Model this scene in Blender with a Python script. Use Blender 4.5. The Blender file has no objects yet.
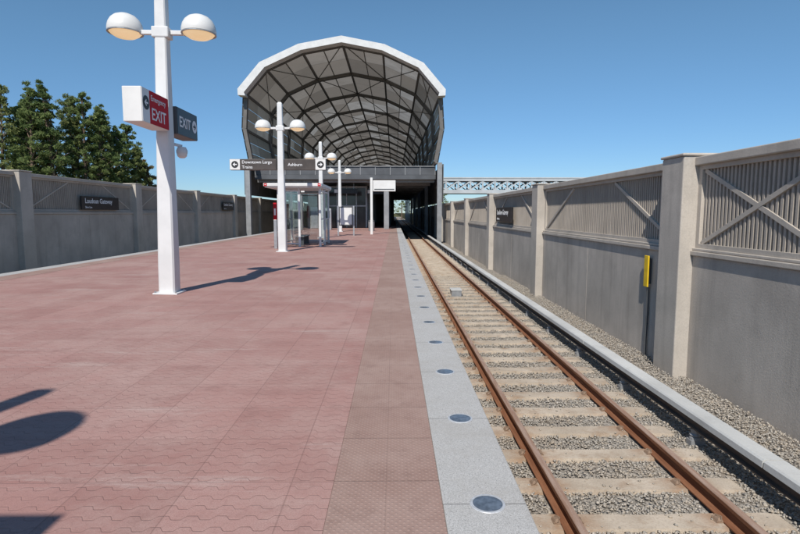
import bpy, math, random
import numpy as np
from mathutils import Vector, Matrix
R = math.radians
random.seed(4)
scene = bpy.context.scene
COL = scene.collection

# ------------------------------------------------------------------ tagging
def tag(o, label=None, cat=None, group=None, kind=None):
    if label: o['label'] = label
    if cat: o['category'] = cat
    if group: o['group'] = group
    if kind: o['kind'] = kind
    return o

def thing(name, label, cat, loc=(0, 0, 0), group=None):
    o = bpy.data.objects.new(name, None)
    o.empty_display_size = .2
    COL.objects.link(o)
    o.location = loc
    return tag(o, label, cat, group)

def copy_tree(o, parent=None):
    c = o.copy()
    COL.objects.link(c)
    if parent is not None: c.parent = parent
    for ch in list(o.children): copy_tree(ch, c)
    return c

def origin_of(o):
    v = Vector((0, 0, 0))
    while o is not None:
        v += o.location
        o = o.parent
    return v

ONES = ['', 'first', 'second', 'third', 'fourth', 'fifth', 'sixth', 'seventh', 'eighth', 'ninth', 'tenth', 'eleventh',
        'twelfth', 'thirteenth', 'fourteenth', 'fifteenth', 'sixteenth', 'seventeenth', 'eighteenth', 'nineteenth']
TENS = ['', '', 'twenty', 'thirty', 'forty', 'fifty', 'sixty', 'seventy', 'eighty', 'ninety']
TENTH = ['', '', 'twentieth', 'thirtieth', 'fortieth', 'fiftieth', 'sixtieth', 'seventieth', 'eightieth', 'ninetieth']
def ordinal(n):
    if n == 100: return 'hundredth'
    if n > 100: return 'hundred and ' + ordinal(n - 100)
    if n < 20: return ONES[n]
    return TENTH[n // 10] if n % 10 == 0 else TENS[n // 10] + '-' + ONES[n % 10]

# ------------------------------------------------------------------ mesh builder
class MB:
    def __init__(s): s.v = []; s.f = []
    def add(s, vs, fs):
        b = len(s.v); s.v += [tuple(p) for p in vs]; s.f += [tuple(i + b for i in f) for f in fs]
    def box(s, x0, x1, y0, y1, z0, z1):
        s.add([(x0, y0, z0), (x1, y0, z0), (x1, y1, z0), (x0, y1, z0), (x0, y0, z1), (x1, y0, z1), (x1, y1, z1), (x0, y1, z1)],
              [(0, 3, 2, 1), (4, 5, 6, 7), (0, 1, 5, 4), (1, 2, 6, 5), (2, 3, 7, 6), (3, 0, 4, 7)])
        return s
    def bar(s, p, q, w, h, up=(0, 0, 1)):
        p = Vector(p); q = Vector(q); d = (q - p).normalized(); up = Vector(up)
        if abs(d.dot(up)) > .98: up = Vector((0, 1, 0))
        a = d.cross(up).normalized() * (w / 2); b = a.cross(d).normalized() * (h / 2)
        s.add([p - a - b, p + a - b, p + a + b, p - a + b, q - a - b, q + a - b, q + a + b, q - a + b],
              [(0, 3, 2, 1), (4, 5, 6, 7), (0, 1, 5, 4), (1, 2, 6, 5), (2, 3, 7, 6), (3, 0, 4, 7)])
        return s
    def loft(s, rings):
        n = len(rings[0]); vs = [p for r in rings for p in r]; fs = []
        for k in range(len(rings) - 1):
            for i in range(n):
                j = (i + 1) % n
                fs.append((k * n + i, k * n + j, (k + 1) * n + j, (k + 1) * n + i))
        fs.append(tuple(range(n - 1, -1, -1))); fs.append(tuple((len(rings) - 1) * n + i for i in range(n)))
        s.add(vs, fs); return s
    def tube(s, path, radii, n=8):
        rings = []
        for k, p in enumerate(path):
            p = Vector(p)
            d = (Vector(path[min(k + 1, len(path) - 1)]) - Vector(path[max(k - 1, 0)])).normalized()
            u = Vector((1, 0, 0)) if abs(d.x) < .9 else Vector((0, 1, 0))
            a = d.cross(u).normalized(); b = d.cross(a)
            rings.append([p + (a * math.cos(t) + b * math.sin(t)) * radii[k] for t in [2 * math.pi * i / n for i in range(n)]])
        return s.loft(rings)
    def lathe(s, prof, n=24, c=(0, 0, 0)):
        vs = []; fs = []
        for r, z in prof:
            r = max(r, .0005)
            for i in range(n):
                t = 2 * math.pi * i / n
                vs.append((c[0] + r * math.cos(t), c[1] + r * math.sin(t), c[2] + z))
        for k in range(len(prof) - 1):
            for i in range(n):
                j = (i + 1) % n
                fs.append((k * n + i, k * n + j, (k + 1) * n + j, (k + 1) * n + i))
        s.add(vs, fs); return s
    def extrude_y(s, poly, y0, y1):
        return s.loft([[(x, y0, z) for x, z in poly], [(x, y1, z) for x, z in poly]])
    def build(s, name, m, parent=None, smooth=False, bevel=0, kind=None):
        off = Vector((0, 0, 0))
        if parent is not None: off = origin_of(parent)
        elif kind is None:
            a = np.array(s.v)
            off = Vector(((a[:, 0].min() + a[:, 0].max()) / 2, (a[:, 1].min() + a[:, 1].max()) / 2, a[:, 2].min()))
        me = bpy.data.meshes.new(name)
        me.from_pydata([(x - off.x, y - off.y, z - off.z) for x, y, z in s.v], [], s.f)
        me.materials.append(m)
        if smooth:
            me.polygons.foreach_set('use_smooth', [True] * len(me.polygons))
            me.set_sharp_from_angle(angle=R(40))
        me.update()
        o = bpy.data.objects.new(name, me); COL.objects.link(o)
        if parent is not None: o.parent = parent
        else: o.location = off
        if bevel:
            b = o.modifiers.new('bevel', 'BEVEL'); b.width = bevel; b.segments = 2; b.limit_method = 'ANGLE'
        if kind: o['kind'] = kind
        return o

def recalc(o):
    import bmesh
    bm = bmesh.new(); bm.from_mesh(o.data); bmesh.ops.recalc_face_normals(bm, faces=bm.faces); bm.to_mesh(o.data); bm.free()
    return o

def text(name, body, size, pos, xa, up, m, parent, bold=0.0, align='LEFT', shear=0, space=1.0):
    cu = bpy.data.curves.new('lettering', 'FONT')
    cu.body = body; cu.size = size; cu.extrude = .002; cu.offset = bold; cu.align_x = align; cu.shear = shear
    cu.space_line = space; cu.resolution_u = 3
    tmp = bpy.data.objects.new('lettering_curve', cu); COL.objects.link(tmp)
    dg = bpy.context.evaluated_depsgraph_get(); dg.update()
    me = bpy.data.meshes.new_from_object(tmp.evaluated_get(dg))
    bpy.data.objects.remove(tmp); bpy.data.curves.remove(cu)
    xa = Vector(xa); up = Vector(up); n = xa.cross(up)
    p = Vector(pos) - origin_of(parent)
    Mx = Matrix(((xa.x, up.x, n.x, p.x), (xa.y, up.y, n.y, p.y), (xa.z, up.z, n.z, p.z), (0, 0, 0, 1)))
    me.transform(Mx); me.materials.clear(); me.materials.append(m)
    o = bpy.data.objects.new(name, me); COL.objects.link(o); o.parent = parent
    return o

# ------------------------------------------------------------------ materials
class NT:
    def __init__(s, name):
        s.mat = bpy.data.materials.new(name); s.mat.use_nodes = True
        s.t = s.mat.node_tree; s.t.nodes.clear()
        s.out = s.n('ShaderNodeOutputMaterial'); s.b = s.n('ShaderNodeBsdfPrincipled')
        s.t.links.new(s.b.outputs[0], s.out.inputs[0])
        s.tc = s.n('ShaderNodeTexCoord')
    def n(s, ty, **k):
        x = s.t.nodes.new(ty)
        for a, v in k.items(): setattr(x, a, v)
        return x
    def put(s, sock, v):
        if isinstance(v, bpy.types.NodeSocket): s.t.links.new(v, sock)
        elif v is not None:
            if sock.type == 'RGBA' and len(v) == 3: v = (*v, 1)
            sock.default_value = v
    def m(s, op, a, b=None, c=None, clamp=False):
        x = s.n('ShaderNodeMath', operation=op, use_clamp=clamp)
        for i, v in enumerate((a, b, c)):
            if v is not None: s.put(x.inputs[i], v)
        return x.outputs[0]
    def ss(s, v, a, b, lo=0., hi=1.):
        x = s.n('ShaderNodeMapRange', interpolation_type='SMOOTHSTEP')
        for i, q in enumerate((v, a, b, lo, hi)): s.put(x.inputs[i], q)
        return x.outputs[0]
    def noise(s, scale, detail=4, vec=None, rough=.55, dist=0):
        x = s.n('ShaderNodeTexNoise'); x.inputs['Scale'].default_value = scale; x.inputs['Detail'].default_value = detail
        x.inputs['Roughness'].default_value = rough; x.inputs['Distortion'].default_value = dist
        s.put(x.inputs['Vector'], vec if vec is not None else s.tc.outputs['Object'])
        return x.outputs['Fac']
    def voro(s, scale, feature='F1', vec=None, out='Distance'):
        x = s.n('ShaderNodeTexVoronoi', feature=feature); x.inputs['Scale'].default_value = scale
        s.put(x.inputs['Vector'], vec if vec is not None else s.tc.outputs['Object'])
        return x.outputs[out]
    def mapped(s, sc, src='Object'):
        x = s.n('ShaderNodeMapping'); x.inputs['Scale'].default_value = sc
        s.t.links.new(s.tc.outputs[src], x.inputs['Vector']); return x.outputs[0]
    def mix(s, f, a, b, mode='MIX'):
        x = s.n('ShaderNodeMix', data_type='RGBA', blend_type=mode)
        s.put(x.inputs[0], f); s.put(x.inputs[6], a); s.put(x.inputs[7], b); return x.outputs[2]
    def xyz(s):
        x = s.n('ShaderNodeSeparateXYZ'); s.t.links.new(s.tc.outputs['Object'], x.inputs[0]); return x.outputs
    def bump(s, h, strength=.3, dist=.01):
        x = s.n('ShaderNodeBump'); x.inputs['Strength'].default_value = strength; x.inputs['Distance'].default_value = dist
        s.put(x.inputs['Height'], h); s.t.links.new(x.outputs[0], s.b.inputs['Normal'])
    def fin(s, col, rough=.7, metal=0, spec=.4):
        s.put(s.b.inputs['Base Color'], col); s.put(s.b.inputs['Roughness'], rough); s.b.inputs['Metallic'].default_value = metal
        s.b.inputs['Specular IOR Level'].default_value = spec
        return s.mat

def k3(c, k): return tuple(min(1, x * k) for x in c)

def basic(name, c, rough=.5, metal=0, var=.12, scale=3, bump=.05, spec=.4):
    t = NT(name)
    f = t.ss(t.noise(scale, 5), .3, .7)
    col = t.mix(f, k3(c, 1 - var), k3(c, 1 + var))
    if bump: t.bump(t.noise(60, 3), bump, .005)
    return t.fin(col, rough, metal, spec)

def concrete(name, c, var=.2, streak=.35, grain=.25, light=.35):
    t = NT(name)
    big = t.ss(t.noise(.6, 6), .3, .7)
    col = t.mix(big, k3(c, 1 - var), k3(c, 1 + var))
    mot = t.ss(t.noise(1.6, 8, None, .72), .45, .70)
    col = t.mix(t.m('MULTIPLY', mot, streak * .75), col, k3(c, .65))
    st = t.ss(t.noise(1.0, 7, t.mapped((2.6, 2.6, .18)), .65), .50, .74)
    col = t.mix(t.m('MULTIPLY', st, streak), col, k3(c, .58))
    lt = t.ss(t.noise(1.0, 7, t.mapped((1.5, 1.5, .4)), .65), .55, .74)
    col = t.mix(t.m('MULTIPLY', lt, light), col, k3(c, 1.3))
    fine = t.noise(45, 4)
    col = t.mix(t.ss(fine, .35, .75, 0, grain), col, k3(c, .65))
    t.bump(t.m('ADD', t.noise(30, 5), t.m('MULTIPLY', t.noise(3, 3), .6)), .25, .01)
    return t.fin(col, .88, 0, .25)

def glassy(name, tint, gloss=.12):
    t = NT(name)
    tr = t.n('ShaderNodeBsdfTransparent'); tr.inputs[0].default_value = (*tint, 1)
    gl = t.n('ShaderNodeBsdfGlossy'); gl.inputs['Roughness'].default_value = .03
    mx = t.n('ShaderNodeMixShader')
    f = t.ss(t.noise(2, 2), .2, .8, gloss * .8, gloss * 1.2)
    t.put(mx.inputs[0], f); t.t.links.new(tr.outputs[0], mx.inputs[1]); t.t.links.new(gl.outputs[0], mx.inputs[2])
    t.t.links.new(mx.outputs[0], t.out.inputs[0])
    return t.mat

M = {}
M['white'] = basic('white_paint', (.69, .69, .68), .42, 0, .06, 2, .04)
M['offwhite'] = basic('off_white_enamel', (.74, .73, .70), .35, 0, .05, 2, .02)
M['black'] = basic('black_sign_face', (.022, .02, .02), .35, 0, .2, 4, .02)
M['brown'] = basic('brown_grey_sign', (.075, .062, .055), .45, 0, .15, 4, .02)
M['red'] = basic('red_sign_face', (.50, .012, .022), .6, 0, .06, 3, .02, .15)
M['letter'] = basic('white_lettering', (.80, .80, .80), .5, 0, .02, 3, 0)
M['darkletter'] = basic('dark_lettering', (.03, .03, .03), .5, 0, .02, 3, 0)
M['yellow'] = basic('yellow_paint', (.75, .5, .02), .5, 0, .1, 8, .05)
M['steel'] = basic('galvanised_steel', (.42, .43, .44), .45, .6, .12, 8, .06)
M['ring'] = basic('bright_light_rim', (.60, .60, .60), .4, .3, .12, 30, .05)
M['darksteel'] = basic('dark_grey_steel', (.10, .105, .11), .5, .2, .15, 2, .04)
M['midsteel'] = basic('mid_grey_steel', (.29, .295, .30), .5, .2, .12, 2, .04)
M['ribsteel'] = basic('grey_rib_steel', (.145, .135, .125), .55, .05, .12, 2, .04)
M['bracesteel'] = basic('brown_grey_brace_steel', (.19, .178, .163), .55, .05, .12, 2, .04)
M['bridge'] = basic('blue_grey_bridge_paint', (.50, .53, .56), .55, 0, .08, 1, .03)
M['cladding'] = basic('grey_cladding', (.13, .13, .13), .55, .05, .2, 1.5, .05)
M['mezz'] = basic('dark_fascia_cladding', (.095, .10, .108), .5, .1, .18, .8, .03)
M['cover'] = concrete('pale_fibreglass_cover', (.54, .54, .52), .1, .3, .15)
M['wall'] = concrete('grey_wall_concrete', (.475, .428, .376), .15, .5, .34, .4)
M['pillar'] = concrete('tan_pillar_concrete', (.485, .44, .385), .13, .46, .3)
M['frame'] = concrete('pale_frame_concrete', (.49, .44, .38), .11, .4, .25)
M['ribbed'] = concrete('ribbed_tan_concrete', (.43, .38, .325), .12, .4, .25)
M['slab'] = concrete('platform_side_concrete', (.34, .33, .31), .15, .4)
M['glass'] = glassy('shelter_glass', (.88, .92, .92), .14)
M['darkglass'] = basic('dark_glass', (.05, .055, .06), .1, 0, .2, 1, 0, .6)

def m_paving():
    t = NT('red_paver_tiles'); x, y, z = t.xyz(); T = .61
    fx = t.m('ABSOLUTE', t.m('SUBTRACT', t.m('FRACT', t.m('DIVIDE', x, T)), .5))
    fy = t.m('ABSOLUTE', t.m('SUBTRACT', t.m('FRACT', t.m('DIVIDE', y, T)), .5))
    joint = t.ss(t.m('MAXIMUM', fx, fy), .4915, .497)
    cmb = t.n('ShaderNodeCombineXYZ')
    t.put(cmb.inputs[0], t.m('FLOOR', t.m('DIVIDE', x, T))); t.put(cmb.inputs[1], t.m('FLOOR', t.m('DIVIDE', y, T)))
    wn = t.n('ShaderNodeTexWhiteNoise', noise_dimensions='3D'); t.t.links.new(cmb.outputs[0], wn.inputs['Vector'])
    tri = t.m('DIVIDE', t.m('PINGPONG', x, .0763), .0763)
    trap = t.ss(tri, .28, .72)
    yy = t.m('ADD', y, t.m('MULTIPLY', trap, .036))
    zz = t.m('ABSOLUTE', t.m('SUBTRACT', t.m('FRACT', t.m('DIVIDE', yy, .1017)), .5))
    zig = t.ss(zz, .016, .06, 1, 0)
    a = (.440, .248, .214); b = (.375, .200, .171)
    col = t.mix(wn.outputs['Value'], a, b)
    dust = t.ss(t.noise(.5, 9, None, .76), .38, .64)
    col = t.mix(t.m('MULTIPLY', dust, .52), col, (.51, .380, .335))
    spots = t.ss(t.noise(3.2, 8, None, .78), .5, .70)
    col = t.mix(t.m('MULTIPLY', spots, .5), col, (.27, .152, .131))
    blot = t.ss(t.noise(.9, 8, t.mapped((.5, 1.6, 1)), .74), .53, .70)
    col = t.mix(t.m('MULTIPLY', blot, .38), col, (.27, .148, .127))
    pale = t.ss(t.noise(1.0, 9, t.mapped((.35, 2.2, 1)), .76), .55, .69)
    col = t.mix(t.m('MULTIPLY', pale, .5), col, (.57, .465, .415))
    speck = t.noise(38, 4, None, .7)
    col = t.mix(t.ss(speck, .52, .7, 0, .4), col, (.25, .14, .12))
    grain = t.noise(140, 3)
    col = t.mix(t.ss(grain, .35, .7, 0, .4), col, (.27, .15, .128))
    wear = t.ss(t.noise(1.1, 4), .32, .6)
    col = t.mix(t.m('MULTIPLY', zig, t.m('ADD', t.m('MULTIPLY', wear, .3), .16)), col, (.17, .094, .078))
    col = t.mix(t.m('MULTIPLY', joint, .36), col, (.18, .105, .088))
    h = t.m('SUBTRACT', t.m('ADD', t.m('MULTIPLY', grain, .35), t.m('MULTIPLY', speck, .3)), t.m('ADD', joint, t.m('MULTIPLY', zig, .9)))
    t.bump(h, .45, .005)
    return t.fin(col, t.ss(dust, 0, 1, .7, .84), 0, .25)
M['paving'] = m_paving()

def m_tactile():
    t = NT('tactile_brown_tiles'); x, y, z = t.xyz(); P = .042
    sx = t.m('SINE', t.m('MULTIPLY', x, 2 * math.pi / P)); sy = t.m('SINE', t.m('MULTIPLY', y, 2 * math.pi / P))
    dome = t.ss(t.m('MULTIPLY', sx, sy), .25, .85)
    fy = t.m('ABSOLUTE', t.m('SUBTRACT', t.m('FRACT', t.m('DIVIDE', y, .61)), .5))
    fx = t.m('ABSOLUTE', t.m('SUBTRACT', t.m('FRACT', t.m('DIVIDE', t.m('ADD', x, .047), .3135)), .5))
    joint = t.m('MAXIMUM', t.ss(fy, .489, .496), t.m('MULTIPLY', t.ss(fx, .485, .494), .35))
    col = t.mix(t.ss(t.noise(.7, 8, None, .7), .35, .68), (.310, .198, .162), (.385, .268, .225))
    col = t.mix(t.ss(t.noise(5, 7, None, .74), .48, .72, 0, .55), col, (.225, .14, .115))
    col = t.mix(t.m('MULTIPLY', dome, .35), col, (.445, .325, .275))
    col = t.mix(t.m('MULTIPLY', joint, .5), col, (.14, .09, .075))
    t.bump(t.m('SUBTRACT', dome, joint), .4, .005)
    return t.fin(col, .8, 0, .25)
M['tactile'] = m_tactile()

def m_granite():
    t = NT('grey_granite'); x, y, z = t.xyz()
    fy = t.m('ABSOLUTE', t.m('SUBTRACT', t.m('FRACT', t.m('DIVIDE', t.m('SUBTRACT', y, 2.79), 1.23)), .5))
    joint = t.ss(fy, .494, .498)
    sp = t.ss(t.noise(210, 2, None, .7), .36, .64)
    col = t.mix(sp, (.36, .348, .33), (.56, .545, .52))
    col = t.mix(t.ss(t.noise(100, 2), .58, .7, 0, .65), col, (.18, .175, .165))
    col = t.mix(t.ss(t.noise(1.5, 8, None, .74), .43, .68, 0, .5), col, (.37, .345, .31))
    col = t.mix(t.m('MULTIPLY', joint, .7), col, (.14, .135, .13))
    t.bump(t.m('SUBTRACT', t.m('MULTIPLY', sp, .2), joint), .2, .004)
    return t.fin(col, .75, 0, .25)
M['granite'] = m_granite()

def m_ballast():
    t = NT('crushed_stone_ballast')
    c = t.voro(28, 'F1', None, 'Color'); d = t.voro(28)
    sep = t.n('ShaderNodeSeparateColor'); t.t.links.new(c, sep.inputs[0])
    col = t.mix(sep.outputs[0], (.26, .235, .20), (.47, .43, .375))
    col = t.mix(t.ss(d, .4, .85), col, (.15, .133, .113))
    col = t.mix(t.ss(t.noise(.9, 5), .45, .75, 0, .4), col, (.34, .265, .195))
    t.bump(t.m('SUBTRACT', 1, d), .6, .02)
    return t.fin(col, .95, 0, .1)
M['ballast'] = m_ballast()

def m_stone():
    t = NT('ballast_stone'); g = t.n('ShaderNodeNewGeometry')
    ramp = t.n('ShaderNodeValToRGB'); t.t.links.new(g.outputs['Random Per Island'], ramp.inputs[0])
    e = ramp.color_ramp.elements
    e[0].color = (.31, .285, .25, 1); e[1].color = (.54, .50, .445, 1)
    n1 = e.new(.45); n1.color = (.415, .385, .34, 1); n2 = e.new(.8); n2.color = (.44, .38, .305, 1)
    col = t.mix(t.ss(t.noise(40, 3), .35, .7, 0, .28), ramp.outputs[0], (.23, .207, .18))
    col = t.mix(t.ss(t.noise(1.3, 5, None, .65), .5, .72, 0, .4), col, (.35, .26, .175))
    return t.fin(col, .95, 0, .1)
M['stone'] = m_stone()

def m_tie():
    t = NT('stained_sleeper_concrete'); x, y, z = t.xyz()
    oi = t.n('ShaderNodeObjectInfo')
    vadd = t.n('ShaderNodeVectorMath', operation='ADD'); t.t.links.new(t.tc.outputs['Object'], vadd.inputs[0])
    cm_ = t.n('ShaderNodeCombineXYZ'); t.put(cm_.inputs[1], t.m('MULTIPLY', oi.outputs['Random'], 90)); t.t.links.new(cm_.outputs[0], vadd.inputs[1])
    v = vadd.outputs[0]
    col = t.mix(t.ss(t.noise(2.5, 5, v), .3, .7), (.44, .37, .29), (.56, .48, .385))
    dr = t.m('MINIMUM', t.m('ABSOLUTE', t.m('ADD', x, .755)), t.m('ABSOLUTE', t.m('SUBTRACT', x, .74)))
    near = t.ss(dr, .05, .42, 1, 0)
    blo = t.ss(t.noise(6, 6, v, .65), .3, .65)
    col = t.mix(t.m('MULTIPLY', t.m('MULTIPLY', near, blo), .85), col, (.34, .195, .11))
    col = t.mix(t.ss(t.noise(4, 6, v, .65), .5, .72, 0, .6), col, (.31, .20, .125))
    col = t.mix(t.ss(t.noise(60, 3, v), .4, .75, 0, .35), col, (.26, .20, .15))
    t.bump(t.noise(50, 4, v), .3, .008)
    return t.fin(col, .9, 0, .2)
M['tie'] = m_tie()

def m_rust(name, a, b, c, rough, metal):
    t = NT(name)
    col = t.mix(t.ss(t.noise(1, 6, t.mapped((30, 2.5, 30))), .35, .68), a, b)
    col = t.mix(t.ss(t.noise(90, 4), .5, .75, 0, .55), col, c)
    t.bump(t.noise(90, 4), .25, .004)
    return t.fin(col, rough, metal, .2)
M['rust'] = m_rust('rusty_rail_side', (.190, .080, .041), (.270, .122, .064), (.12, .054, .031), .92, 0)
M['clip'] = m_rust('stained_clip_steel', (.23, .155, .105), (.31, .225, .165), (.16, .10, .07), .9, 0)
M['railtop'] = m_rust('worn_rail_head', (.34, .210, .148), (.44, .32, .255), (.25, .135, .088), .6, .15)
M['conductor'] = m_rust('dark_conductor_rail', (.13, .10, .08), (.20, .15, .115), (.07, .058, .048), .7, .2)

def m_roof():
    t = NT('translucent_roof_panel'); x, y, z = t.xyz()
    st_ = 10.27; yo = t.m('ADD', y, 29.15)
    fy = t.m('ABSOLUTE', t.m('SUBTRACT', t.m('FRACT', t.m('DIVIDE', yo, st_ / 2)), .5))
    seam = t.ss(fy, .480, .492)
    oi = t.n('ShaderNodeObjectInfo')
    cb_ = t.n('ShaderNodeCombineXYZ'); t.put(cb_.inputs[0], t.m('FLOOR', t.m('DIVIDE', yo, st_ / 2))); t.put(cb_.inputs[1], t.m('MULTIPLY', oi.outputs['Random'], 50))
    wn = t.n('ShaderNodeTexWhiteNoise', noise_dimensions='3D'); t.t.links.new(cb_.outputs[0], wn.inputs['Vector'])
    ramp = t.n('ShaderNodeValToRGB'); ramp.color_ramp.interpolation = 'CONSTANT'; t.t.links.new(wn.outputs['Value'], ramp.inputs[0])
    e = ramp.color_ramp.elements
    e[0].color = (.345, .305, .258, 1); e[1].position = .34; e[1].color = (.43, .39, .34, 1)
    q = e.new(.62); q.color = (.255, .225, .19, 1); q = e.new(.84); q.color = (.60, .575, .53, 1)
    col = t.mix(t.ss(t.noise(.35, 5, None, .65), .35, .68, 0, .5), ramp.outputs[0], (.30, .268, .23))
    col = t.mix(t.m('MULTIPLY', seam, .5), col, (.16, .15, .135))
    df = t.n('ShaderNodeBsdfDiffuse'); tl = t.n('ShaderNodeBsdfTranslucent'); mx = t.n('ShaderNodeMixShader')
    t.put(df.inputs[0], col); t.put(tl.inputs[0], col); mx.inputs[0].default_value = .36
    t.t.links.new(df.outputs[0], mx.inputs[1]); t.t.links.new(tl.outputs[0], mx.inputs[2]); t.t.links.new(mx.outputs[0], t.out.inputs[0])
    return t.mat
M['roof'] = m_roof()

def m_lens():
    t = NT('lit_lamp_lens')
    t.fin(t.mix(t.noise(6, 2), (.75, .62, .42), (.85, .74, .55)), .25)
    t.b.inputs['Emission Color'].default_value = (1, .68, .34, 1); t.b.inputs['Emission Strength'].default_value = .5
    return t.mat
M['lens'] = m_lens()
M['edgelens'] = basic('edge_light_lens', (.11, .135, .17), .2, 0, .3, 25, .02, .4)

def m_leaf(name, a, b, c):
    t = NT(name); g = t.n('ShaderNodeNewGeometry')
    col = t.mix(g.outputs['Random Per Island'], a, b)
    col = t.mix(t.ss(t.noise(.55, 4), .4, .68), col, c)
    df = t.n('ShaderNodeBsdfDiffuse'); tl = t.n('ShaderNodeBsdfTranslucent'); mx = t.n('ShaderNodeMixShader')
    t.put(df.inputs[0], col); t.put(tl.inputs[0], col); mx.inputs[0].default_value = .35
    t.t.links.new(df.outputs[0], mx.inputs[1]); t.t.links.new(tl.outputs[0], mx.inputs[2]); t.t.links.new(mx.outputs[0], t.out.inputs[0])
    return t.mat
M['leaf0'] = m_leaf('green_needles', (.150, .205, .075), (.290, .340, .135), (.125, .180, .068))
M['leaf1'] = m_leaf('olive_needles', (.215, .245, .095), (.350, .370, .155), (.150, .195, .075))
M['leaf2'] = m_leaf('russet_autumn_foliage', (.240, .190, .095), (.320, .250, .130), (.175, .170, .075))
M['bark'] = basic('brown_bark', (.16, .115, .085), .95, 0, .3, 5, .4)
def m_ground():
    t = NT('grass_ground')
    col = t.mix(t.ss(t.noise(.15, 6), .35, .65), (.075, .085, .03), (.14, .12, .06))
    t.bump(t.noise(8, 5), .5, .05)
    return t.fin(col, .95, 0, .1)
M['ground'] = m_ground()

# ------------------------------------------------------------------ SETTING
YEND = 215
g = MB()
prof = [(-2500, 1.6), (-60, 1.9), (-15.4, 2.0), (-15.39, -1.6), (5.69, -1.6), (5.7, 1.2), (60, 1.3), (2500, 1.6)]
ys = [-600, 0, 200, 600, 3000]
vs = [(x, y, z) for y in ys for x, z in prof]
n = len(prof)
g.add(vs, [(k * n + i, k * n + i + 1, (k + 1) * n + i + 1, (k + 1) * n + i) for k in range(len(ys) - 1) for i in range(n - 1)])
g.build('ground', M['ground'], kind='structure')

b = MB()
for x0, x1 in ((.62, 5.12), (-14.85, -10.3)):
    sec = []
    for i in range(13):
        x = x0 + (x1 - x0) * i / 12
        e = min(i, 12 - i)
        sec.append((x, -1.275 - (.06 if e == 0 else 0) + random.uniform(-.012, .012)))
    yy = [-12, 3, 12, 30, 60, 400]
    b.add([(x, y, z) for y in yy for x, z in sec], [(k * 13 + i, k * 13 + i + 1, (k + 1) * 13 + i + 1, (k + 1) * 13 + i) for k in range(5) for i in range(12)])
b.build('trackbed', M['ballast'], kind='structure')

Y0, Y1 = -14, YEND
MB().box(-10.36, .70, Y0, Y1, -1.5, -.06).build('platform_slab', M['slab'], kind='structure')
MB().box(-9.308, -.362, Y0, Y1, -.058, 0).build('platform_paving', M['paving'], kind='structure')
MB().box(-.360, .266, Y0, Y1, -.058, .003).build('tactile_strip', M['tactile'], kind='structure')
MB().box(-9.936, -9.310, Y0, Y1, -.058, .003).build('tactile_strip_far_side', M['tactile'], kind='structure')
MB().box(.268, .731, Y0, Y1, -.058, .002).build('granite_edge', M['granite'], kind='structure', bevel=.008)
MB().box(-10.40, -9.938, Y0, Y1, -.058, .002).build('granite_edge_far_side', M['granite'], kind='structure', bevel=.008)

# ballast stones (uncountable)
rng = np.random.default_rng(3)
TIE0, TIES = 4.62, .69
def stones():
    N = 72000
    u = rng.random(N)
    y = 3.3 + 21 * u ** 1.4
    x = .76 + rng.random(N) * (5.08 - .76)
    r = .010 + .014 * rng.random(N) ** 1.6
    k = np.round((y - TIE0) / TIES) * TIES + TIE0
    edge = .122 - .03 * rng.random(N) ** 3
    ontie = (np.abs(y - k) < edge) & (x > 1.07) & (x < 3.62) & (y > 4.3)
    onrail = (np.abs(x - 1.585) < .085) | (np.abs(x - 3.08) < .085)
    keep = ~(ontie & (rng.random(N) > .03)) & ~onrail
    x, y, r, ontie = x[keep], y[keep], r[keep], ontie[keep]
    N = len(x)
    z = np.where(ontie, -1.219, -1.266 + rng.random(N) * .022 + .018 * (x > 4.1) * rng.random(N))
    octa = np.array([(1, 0, 0), (-1, 0, 0), (0, 1, 0), (0, -1, 0), (0, 0, 1), (0, 0, -1), (.6, .6, .55), (-.6, .5, .6)], float)
    tri = np.array([(6, 2, 4), (6, 0, 2), (6, 4, 3), (6, 3, 0), (7, 4, 2), (7, 2, 1), (7, 1, 3), (7, 3, 4), (5, 2, 0), (5, 1, 2), (5, 3, 1), (5, 0, 3)])
    V = octa[None] * (1 + rng.uniform(-.35, .35, (N, 8, 3)))
    V *= np.stack([np.ones(N), rng.uniform(.65, 1.1, N), rng.uniform(.5, .85, N)], 1)[:, None, :]
    a = rng.uniform(0, 6.28, N); ca, sa = np.cos(a), np.sin(a)
    X = V[:, :, 0] * ca[:, None] - V[:, :, 1] * sa[:, None]; Yv = V[:, :, 0] * sa[:, None] + V[:, :, 1] * ca[:, None]
    V = np.stack([X, Yv, V[:, :, 2]], 2) * r[:, None, None] + np.stack([x, y, z], 1)[:, None, :]
    F = (tri[None] + (np.arange(N) * 8)[:, None, None]).reshape(-1, 3)
    me = bpy.data.meshes.new('ballast_stones')
    me.vertices.add(N * 8); me.vertices.foreach_set('co', V.reshape(-1).astype(np.float32))
    nf = len(F); me.loops.add(nf * 3); me.loops.foreach_set('vertex_index', F.reshape(-1).astype(np.int32))
    me.polygons.add(nf); me.polygons.foreach_set('loop_start', (np.arange(nf) * 3).astype(np.int32))
    me.update(calc_edges=True); me.validate()
    me.materials.append(M['stone'])
    o = bpy.data.objects.new('ballast_stones', me); COL.objects.link(o)
    tag(o, 'loose grey crushed stone ballast between the sleepers and beside the wall', 'ballast', kind='stuff')
stones()

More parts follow.
